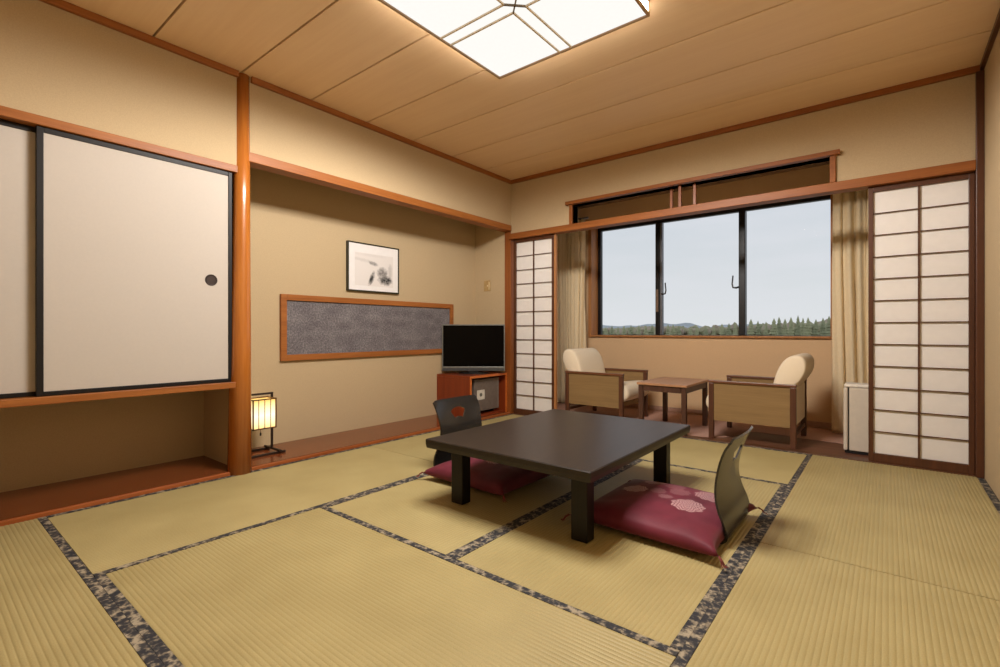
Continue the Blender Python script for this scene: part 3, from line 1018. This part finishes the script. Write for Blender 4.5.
def cushion(cx, cy, hx, hy, rz, z, label, motifs, seed, th=0.100):
    r = thing('floor_cushion', label, 'cushion', (cx, cy, z), rz, group='burgundy floor cushions at the low table')
    bm = bmesh.new()
    n = 40
    ph = random.Random(seed).uniform(0, 50)

    def P(i, j, side):
        u, v = -1 + 2 * i / n, -1 + 2 * j / n
        # outline pulled in between corners
        ox = hx * u * (1 - 0.12 * (1 - abs(v) ** 6) * abs(u) ** 3)
        oy = hy * v * (1 - 0.07 * (1 - abs(u) ** 4) * abs(v) ** 3)
        e = max(0.0, (1 - abs(u) ** 3.0)) ** 0.5 * max(0.0, (1 - abs(v) ** 3.0)) ** 0.5
        e = e ** 0.75
        w_ = noise.noise(Vector((u * 1.8 + ph, v * 1.8, 0))) * 0.010 + noise.noise(Vector((u * 5 + ph, v * 5, 3))) * 0.003
        corner = abs(u * v) ** 4
        if side > 0:
            z_ = 0.022 + (th - 0.022) * e + w_ * e
            z_ += 0.008 * corner
        else:
            z_ = 0.022 * (1 - e ** 0.6) + 0.008 * corner
        return (ox, oy, z_)
    top = [[bm.verts.new(P(i, j, 1)) for j in range(n + 1)] for i in range(n + 1)]
    bot = [[(top[i][j] if i in (0, n) or j in (0, n) else bm.verts.new(P(i, j, -1))) for j in range(n + 1)] for i in range(n + 1)]
    for i in range(n):
        for j in range(n):
            bm.faces.new((top[i][j], top[i + 1][j], top[i + 1][j + 1], top[i][j + 1]))
            bm.faces.new((bot[i][j], bot[i][j + 1], bot[i + 1][j + 1], bot[i + 1][j]))
    build('cover', bm, cushion_mat(motifs, 'burgundy_brocade'), r, smooth=True)
    tm = plain('tassel_thread', (116, 50, 44), 0.7)
    for sx in (-1, 1):
        for sy in (-1, 1):
            bm = bmesh.new()
            x, y = sx * hx, sy * hy
            z0 = 0.03
            for k in range(3):
                q = k * 0.35 - 0.35
                dx, dy = sx * math.cos(0.7 + q), sy * math.sin(0.7 + q)
                tube(bm, [(x - sx * 0.006, y - sy * 0.006, z0), (x + dx * 0.010, y + dy * 0.010, z0 - 0.01), (x + dx * 0.020, y + dy * 0.018, 0.006), (x + dx * 0.034, y + dy * 0.024, 0.003)],
                     [0.004, 0.003, 0.0022, 0.0015], 5)
            build('tassel', bm, tm, r)
    return r


CH_Y = 2.36
cushion(-0.82, 2.28, 0.335, 0.335, math.radians(-1), 0.016, 'burgundy floor cushion with pale lace flowers, right of the low table',
        [(-0.165, 0.03, 0.062, 0.75), (-0.13, 0.205, 0.058, 0.6), (0.12, -0.05, 0.075, 0.65), (0.155, 0.155, 0.07, 0.55), (0.03, 0.11, 0.05, 0.18), (-0.06, 0.06, 0.04, 0.2), (0.0, 0.0, 0.035, 0.25), (-0.02, 0.18, 0.05, 0.14)], 2)
cushion(-1.872, 2.27, 0.322, 0.295, math.radians(-1), 0.016, 'burgundy floor cushion partly under the low table, left side',
        [(0.05, -0.02, 0.07, 0.5), (-0.12, 0.03, 0.06, 0.6), (0.16, 0.14, 0.06, 0.4), (-0.08, 0.18, 0.06, 0.4)], 5)


# ------------------------------------------------------------------ LEGLESS CHAIRS
def zaisu(sign, cx, label):
    """bent plywood; backrest towards +x*sign"""
    r = thing('legless_chair', label, 'legless chair', (cx, CH_Y, 0.0004), 0.0 if sign > 0 else math.pi, group='bent plywood legless chairs')
    # centre-line profile (x, z): seat front -> heel -> lumbar -> top
    prof = [(-0.44, 0.007), (-0.30, 0.007), (-0.12, 0.007), (-0.05, 0.008), (-0.022, 0.014), (-0.006, 0.030), (-0.004, 0.055), (-0.014, 0.10), (-0.030, 0.145), (-0.040, 0.195),
            (-0.039, 0.25), (-0.026, 0.31), (-0.006, 0.375), (0.016, 0.425), (0.028, 0.448)]
    # resample
    P = []
    for i in range(len(prof) - 1):
        a = prof[max(i - 1, 0)]; b = prof[i]; c = prof[i + 1]; d = prof[min(i + 2, len(prof) - 1)]
        for k in range(4):
            t = k / 4
            P.append(tuple(0.5 * (2 * b[q] + (c[q] - a[q]) * t + (2 * a[q] - 5 * b[q] + 4 * c[q] - d[q]) * t * t + (3 * b[q] - a[q] - 3 * c[q] + d[q]) * t ** 3) for q in (0, 1)))
    P.append(prof[-1])
    bm = bmesh.new()
    ny = 24
    th = 0.009
    grid = [[], []]
    for side in (0, 1):
        for k, (x, z) in enumerate(P):
            p0 = P[max(k - 1, 0)]; p1 = P[min(k + 1, len(P) - 1)]
            tx, tz = p1[0] - p0[0], p1[1] - p0[1]
            L = math.hypot(tx, tz); nx_, nz_ = tz / L, -tx / L   # points to +x (rear)
            row = []
            hw = 0.207
            if z > 0.03:
                hw = 0.207 + 0.012 * math.exp(-((z - 0.10) / 0.08) ** 2) - 0.012 * math.exp(-((z - 0.28) / 0.08) ** 2)
            for j in range(ny + 1):
                v = -1 + 2 * j / ny
                y = hw * v
                curve = 0.0
                if z > 0.02:
                    curve = 0.016 * min(1, max(0, (z - 0.03)) / 0.30) * (v * v)
                zz = z
                if z > 0.40:
                    zz = z - 0.012 * (abs(v) ** 26) * (z - 0.40) / 0.05
                off = -th / 2 if side == 0 else th / 2
                row.append(bm.verts.new((x + nx_ * off - curve, y, max(0.0, zz + nz_ * off) if z < 0.03 else zz + nz_ * off)))
            grid[side].append(row)
    A, B = grid
    nk = len(P)
    for k in range(nk - 1):
        for j in range(ny):
            bm.faces.new((A[k][j], A[k][j + 1], A[k + 1][j + 1], A[k + 1][j]))
            bm.faces.new((B[k][j], B[k + 1][j], B[k + 1][j + 1], B[k][j + 1]))
        bm.faces.new((A[k][0], A[k + 1][0], B[k + 1][0], B[k][0]))
        bm.faces.new((A[k][ny], B[k][ny], B[k + 1][ny], A[k + 1][ny]))
    for j in range(ny):
        bm.faces.new((A[0][j], B[0][j], B[0][j + 1], A[0][j + 1]))
        bm.faces.new((A[-1][j], A[-1][j + 1], B[-1][j + 1], B[-1][j]))
    mat = plain('black_lacquered_plywood', (40, 37, 34), 0.2, 0.6, vary=0.03)
    o = build('bent_shell', bm, mat, r, smooth=True)
    # fan shaped hand hole cut with a boolean and applied
    cb = bmesh.new()
    pts = []
    zc, Ro, Ri, an = 0.262, 0.128, 0.066, 0.60
    for k in range(11):
        a = -an + 2 * an * k / 10
        pts.append((Ro * math.sin(a), zc + Ro * math.cos(a)))
    for k in range(7):
        a = an - 2 * an * k / 6
        pts.append((Ri * math.sin(a), zc + Ri * math.cos(a)))
    a_ = [cb.verts.new((-0.2, y, z)) for y, z in pts]
    b_ = [cb.verts.new((0.2, y, z)) for y, z in pts]
    cb.faces.new(a_); cb.faces.new(b_[::-1])
    for i in range(len(pts)):
        j = (i + 1) % len(pts)
        cb.faces.new((a_[i], b_[i], b_[j], a_[j]))
    cut = build('cutter', cb, mat)
    cut.parent = r
    md = o.modifiers.new('hole', 'BOOLEAN')
    md.operation = 'DIFFERENCE'; md.object = cut; md.solver = 'EXACT'
    bpy.context.view_layer.update()
    dg = bpy.context.evaluated_depsgraph_get()
    me = bpy.data.meshes.new_from_object(o.evaluated_get(dg))
    o.modifiers.clear()
    o.data = me
    me.name = 'bent_shell'
    for p in me.polygons:
        p.use_smooth = True
    md = o.modifiers.new('es', 'EDGE_SPLIT'); md.split_angle = math.radians(40)
    bpy.data.objects.remove(cut)
    return r


zaisu(1, -0.515, 'black bent plywood legless chair with fan shaped hole, seen from behind on the right')
zaisu(-1, -2.268, 'black bent plywood legless chair with fan shaped hole, beyond the table on the left')


# ------------------------------------------------------------------ ARMCHAIRS
def soft_prism(prof, y0, y1, puff=0.02, ny=12):
    """rounded upholstery: profile (x,z) swept in y, ends shrunk for soft edges"""
    # resample the closed profile smoothly
    n = len(prof)
    P = []
    for i in range(n):
        a, b, c, d = prof[i - 1], prof[i], prof[(i + 1) % n], prof[(i + 2) % n]
        for k in range(5):
            t = k / 5
            P.append(tuple(0.5 * (2 * b[q] + (c[q] - a[q]) * t + (2 * a[q] - 5 * b[q] + 4 * c[q] - d[q]) * t * t + (3 * b[q] - a[q] - 3 * c[q] + d[q]) * t ** 3) for q in (0, 1)))
    cx = sum(p[0] for p in P) / len(P); cz = sum(p[1] for p in P) / len(P)
    bm = bmesh.new()
    stations = [(y0, 0.0), (y0 + 0.004, 0.5), (y0 + 0.012, 0.8), (y0 + 0.03, 1.0)]
    stations += [(y0 + 0.03 + (y1 - y0 - 0.06) * k / ny, 1.0) for k in range(1, ny)]
    stations += [(y1 - 0.03, 1.0), (y1 - 0.012, 0.8), (y1 - 0.004, 0.5), (y1, 0.0)]
    rings = []
    for y, s in stations:
        d = (1 - s) * puff
        ring = []
        for x, z in P:
            vx, vz = cx - x, cz - z
            L = math.hypot(vx, vz)
            ring.append(bm.verts.new((x + vx / L * min(d, L * .5), y, z + vz / L * min(d, L * .5))))
        rings.append(ring)
    m = len(P)
    for a, b in zip(rings[:-1], rings[1:]):
        for k in range(m):
            bm.faces.new((a[k], a[(k + 1) % m], b[(k + 1) % m], b[k]))
    bm.faces.new(rings[0][::-1]); bm.faces.new(rings[-1])
    return bm


CHW = wood('chair_walnut', (88, 52, 32), (114, 70, 44), 'x', 0.35, 0.45)
CHWZ = wood('chair_walnut_z', (74, 44, 30), (98, 60, 40), 'z', 0.35, 0.45)
CHP = wood('chair_side_veneer', (128, 102, 66), (146, 118, 78), 'x', 0.55, 0.25)
CLOTH = plain('cream_upholstery', (232, 216, 190), 0.95, 0.1, vary=0.03, nscale=300, bmp=0.2)


def armchair(loc, rz, label):
    """local: rear at x=0, front at x=L facing +x; width 2*hw about y=0"""
    L, hw, zt = 0.632, 0.315, 0.488
    r = thing('armchair', label, 'armchair', loc, rz, group='pair of veranda armchairs')
    for sy in (-1, 1):
        yo = sy * hw
        y0, y1 = (yo, yo + 0.036) if sy < 0 else (yo - 0.036, yo)
        part('front_leg', [(L - 0.040, L, y0, y1, 0, zt - 0.021)], CHWZ, r, 0.004)
        part('rear_leg', [(0, 0.040, y0, y1, 0, zt - 0.021)], CHWZ, r, 0.004)
        part('armrest', [(-0.002, L + 0.002, y0 - 0.003, y1 + 0.003, zt - 0.0205, zt)], CHW, r, 0.004)
        part('side_panel', [(0.0405, L - 0.0405, y0 + 0.010, y1 - 0.010, 0.155, zt - 0.021)], CHP, r)
    iy = hw - 0.038
    part('seat_frame', [(0.02, L - 0.03, -iy, iy, 0.165, 0.205)], CHP, r, 0.003)
    part('rear_rail', [(0.006, 0.032, -iy, iy, 0.085, 0.115)], CHWZ, r, 0.003)
    seat = [(0.05, 0.21), (0.25, 0.207), (0.5, 0.207), (0.61, 0.215), (0.660, 0.255), (0.670, 0.305), (0.650, 0.358), (0.59, 0.382), (0.40, 0.362), (0.2, 0.345), (0.08, 0.34), (0.04, 0.28)]
    build('seat_cushion', soft_prism(seat, -iy, iy, 0.03), CLOTH, r, smooth=True)
    back = [(0.025, 0.21), (0.022, 0.35), (0.006, 0.45), (-0.045, 0.53), (-0.072, 0.595), (-0.072, 0.665), (-0.035, 0.708), (0.030, 0.704), (0.085, 0.655), (0.125, 0.575), (0.150, 0.48), (0.165, 0.40), (0.17, 0.355), (0.10, 0.30), (0.05, 0.22)]
    build('back_cushion', soft_prism([(x + 0.014, z) for x, z in back], -iy, iy, 0.03), CLOTH, r, smooth=True)
    part('back_cover', [(0.010, 0.028, -iy, iy, 0.165, 0.46)], CLOTH, r, 0.004)
    return r


armchair((-2.597, 4.63, 0.0004), 0.0, 'cream armchair with veneer sides, left of the side table near the left curtain')
armchair((-0.538, 4.572, 0.0004), math.pi, 'cream armchair with veneer sides, right of the side table, back toward the white appliance')


# ------------------------------------------------------------------ SIDE TABLE
def side_table():
    x0, x1, y0, y1, z = -1.762, -1.318, 4.165, 4.83, 0.44
    r = thing('side_table', 'small brown wooden side table between the two armchairs', 'side table', ((x0 + x1) / 2, (y0 + y1) / 2, 0.0004))
    hx, hy = (x1 - x0) / 2, (y1 - y0) / 2
    tm = wood('side_table_top', (160, 116, 84), (182, 136, 100), 'y', 0.4, 0.45)
    dm = wood('side_table_dark', (66, 42, 32), (88, 58, 44), 'z', 0.4, 0.4)
    part('tabletop', [(-hx, hx, -hy, hy, z - 0.022, z)], tm, r, 0.004)
    i = 0.012
    part('apron', [(-hx + i + 0.046, hx - i - 0.046, -hy + i + 0.004, -hy + i + 0.024, z - 0.075, z - 0.0225), (-hx + i + 0.046, hx - i - 0.046, hy - i - 0.024, hy - i - 0.004, z - 0.075, z - 0.0225),
                   (-hx + i + 0.004, -hx + i + 0.024, -hy + i + 0.046, hy - i - 0.046, z - 0.075, z - 0.0225), (hx - i - 0.024, hx - i - 0.004, -hy + i + 0.046, hy - i - 0.046, z - 0.075, z - 0.0225)], dm, r)
    for sx in (-1, 1):
        for sy in (-1, 1):
            cx, cy = sx * (hx - i - 0.020), sy * (hy - i - 0.020)
            part('leg', [(cx - 0.020, cx + 0.020, cy - 0.020, cy + 0.020, 0, z - 0.0225)], dm, r, 0.003)


side_table()


# ------------------------------------------------------------------ WHITE APPLIANCE
def appliance():
    r = thing('white_appliance', 'slim white floor standing appliance half hidden by the right paper screen', 'appliance', (-0.10, 4.48, 0.0))
    wm = plain('off_white_plastic', (206, 194, 178), 0.4, 0.4, vary=0.015)
    part('body', [(-0.118, 0.16, -0.095, 0.11, 0.02, 0.485)], wm, r, 0.006)
    part('side_cover', [(-0.152, -0.126, -0.10, 0.11, 0.02, 0.482)], wm, r, 0.008)
    part('base', [(-0.145, 0.15, -0.085, 0.10, 0, 0.0195)], plain('black_base', (22, 20, 20), 0.6), r)
    part('seam_filler', [(-0.1255, -0.1185, -0.08, 0.10, 0.02, 0.478)], plain('dark_gap', (50, 46, 44), 0.6), r)
    part('top_lid', [(-0.148, 0.10, -0.102, 0.06, 0.4855, 0.510)], plain('white_lid', (226, 218, 206), 0.4), r, 0.008)


appliance()


# ------------------------------------------------------------------ OUTSIDE
def outside():
    gm = plain('far_ground', (118, 120, 90), 1.0, 0.1, nscale=0.05)
    bm = bmesh.new()
    box(bm, -900, 500, 40, 1500, -9.5, -9.0)
    o = build('ground', bm, gm); o['kind'] = 'structure'
    # distant hills
    bm = bmesh.new()
    n = 120
    for (Y, hgt, col) in ((760, 13, None),):
        rows = []
        for j, (dy, k) in enumerate(((-160, 0.0), (-80, 0.55), (0, 1.0), (90, 0.6), (180, 0.0))):
            row = []
            for i in range(n + 1):
                x = -700 + 900 * i / n
                hh = 10 + 9 * (noise.noise(Vector((x * 0.012, 1.7, 0))) + 0.5 * noise.noise(Vector((x * 0.04, 5.1, 0)))) + 8 * math.exp(-((x + 265) / 45) ** 2)
                row.append(bm.verts.new((x, Y + dy, -9 + (9 + hh * 0.9) * k)))
            rows.append(row)
        for a, b in zip(rows[:-1], rows[1:]):
            for i in range(n):
                bm.faces.new((a[i], a[i + 1], b[i + 1], b[i]))
    o = build('hills', bm, plain('misty_hill', (178, 184, 188), 1.0, 0.0, nscale=0.05), smooth=True); o['kind'] = 'structure'  # mist is put into the pale hill colour
    # woodland of broadleaf crowns nobody could count
    bm = bmesh.new()
    rnd = random.Random(4)
    for k in range(330):
        x = rnd.uniform(-185, 0)
        y = 280 + rnd.uniform(0, 40)
        rr = rnd.uniform(2.0, 3.6)
        t = (x + 150) / 140
        zt = 0.9 + 1.5 + 3.2 * max(0, min(1, t)) ** 1.6 + rnd.uniform(-1.2, 1.0)
        M = Matrix.Translation((x, y, zt - rr)) @ Matrix.Diagonal((1, 1, rnd.uniform(0.8, 1.3), 1))
        res = bmesh.ops.create_icosphere(bm, subdivisions=2, radius=rr, matrix=M)
        for v in res['verts']:
            v.co += Vector((noise.noise(v.co * 0.9), noise.noise(v.co * 0.9 + Vector((9, 0, 0))), noise.noise(v.co * 0.9 + Vector((0, 9, 0))))) * 1.1
        box(bm, x - 0.3, x + 0.3, y - 0.3, y + 0.3, -9.0, zt - rr)
    m, nt_, out = new_mat('woodland_leaves')
    vec = mapping(nt_)
    n1 = N(nt_, 'ShaderNodeTexNoise', Scale=0.12, Detail=2.0)
    lk(nt_, vec, n1.inputs['Vector'])
    n2 = N(nt_, 'ShaderNodeTexNoise', Scale=1.4, Detail=3.0)
    lk(nt_, vec, n2.inputs['Vector'])
    c1 = ramp(nt_, n1.outputs['Fac'], [(0.40, lin((162, 162, 128))), (0.50, lin((184, 174, 142))), (0.58, lin((188, 168, 152)))])  # leaf tones paled, with distance haze in the colour
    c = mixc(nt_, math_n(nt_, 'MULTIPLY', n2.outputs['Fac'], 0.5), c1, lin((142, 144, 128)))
    p = bsdf(nt_, out, 1.0, 0.05)
    lk(nt_, c, p.inputs['Base Color'])
    o = build('woodland', bm, m)
    tag(o, 'belt of grey green and brown broadleaf trees seen through the window', 'woodland', kind='stuff')

    # conifers
    cm = plain('conifer_green_haze', (170, 170, 136), 1.0, 0.05, vary=0.25, nscale=1.0)  # pale green: distance haze is mixed into the colour
    cm2 = plain('conifer_dark_haze', (154, 156, 126), 1.0, 0.05, vary=0.25, nscale=1.0)  # darker variant, haze in its colour as well

    def conifer(seed, mat):
        rnd = random.Random(seed)
        bm = bmesh.new()
        tube(bm, [(0, 0, 0), (0, 0, 1.0)], [0.03, 0.004], 6)
        for q in range(11):
            z = 0.12 + 0.84 * q / 11
            rad = 0.20 * (1 - q / 11.5) ** 0.6
            seg = 14
            cen = bm.verts.new((0, 0, z + 0.13))
            ring = []
            for k in range(seg):
                a = 2 * math.pi * k / seg
                rr = rad * (0.65 + 0.5 * rnd.random())
                ring.append(bm.verts.new((rr * math.cos(a), rr * math.sin(a), z - 0.02 * rnd.random())))
            low = bm.verts.new((0, 0, z + 0.01))
            for k in range(seg):
                bm.faces.new((cen, ring[k], ring[(k + 1) % seg]))
                bm.faces.new((low, ring[(k + 1) % seg], ring[k]))
        return build('conifer_tree', bm, mat)
    rnd = random.Random(9)
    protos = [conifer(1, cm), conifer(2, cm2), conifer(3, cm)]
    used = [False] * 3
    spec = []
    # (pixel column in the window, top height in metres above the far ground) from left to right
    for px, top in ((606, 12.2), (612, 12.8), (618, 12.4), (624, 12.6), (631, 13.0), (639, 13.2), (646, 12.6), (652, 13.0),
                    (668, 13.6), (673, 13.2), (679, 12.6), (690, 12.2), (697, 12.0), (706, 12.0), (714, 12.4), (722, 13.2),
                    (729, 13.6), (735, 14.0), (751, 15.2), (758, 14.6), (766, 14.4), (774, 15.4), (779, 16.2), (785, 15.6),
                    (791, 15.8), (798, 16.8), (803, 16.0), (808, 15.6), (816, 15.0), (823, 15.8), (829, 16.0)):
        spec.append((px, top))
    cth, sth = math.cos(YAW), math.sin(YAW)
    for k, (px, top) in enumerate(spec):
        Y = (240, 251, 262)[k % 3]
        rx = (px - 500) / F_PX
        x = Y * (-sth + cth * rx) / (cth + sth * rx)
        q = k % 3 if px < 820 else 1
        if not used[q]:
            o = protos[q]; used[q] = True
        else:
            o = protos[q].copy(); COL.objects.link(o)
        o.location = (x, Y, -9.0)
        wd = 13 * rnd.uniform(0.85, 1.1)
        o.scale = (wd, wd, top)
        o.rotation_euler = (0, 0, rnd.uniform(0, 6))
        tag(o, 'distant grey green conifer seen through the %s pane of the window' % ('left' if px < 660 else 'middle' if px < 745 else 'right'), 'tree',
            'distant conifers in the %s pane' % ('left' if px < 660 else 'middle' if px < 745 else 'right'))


outside()
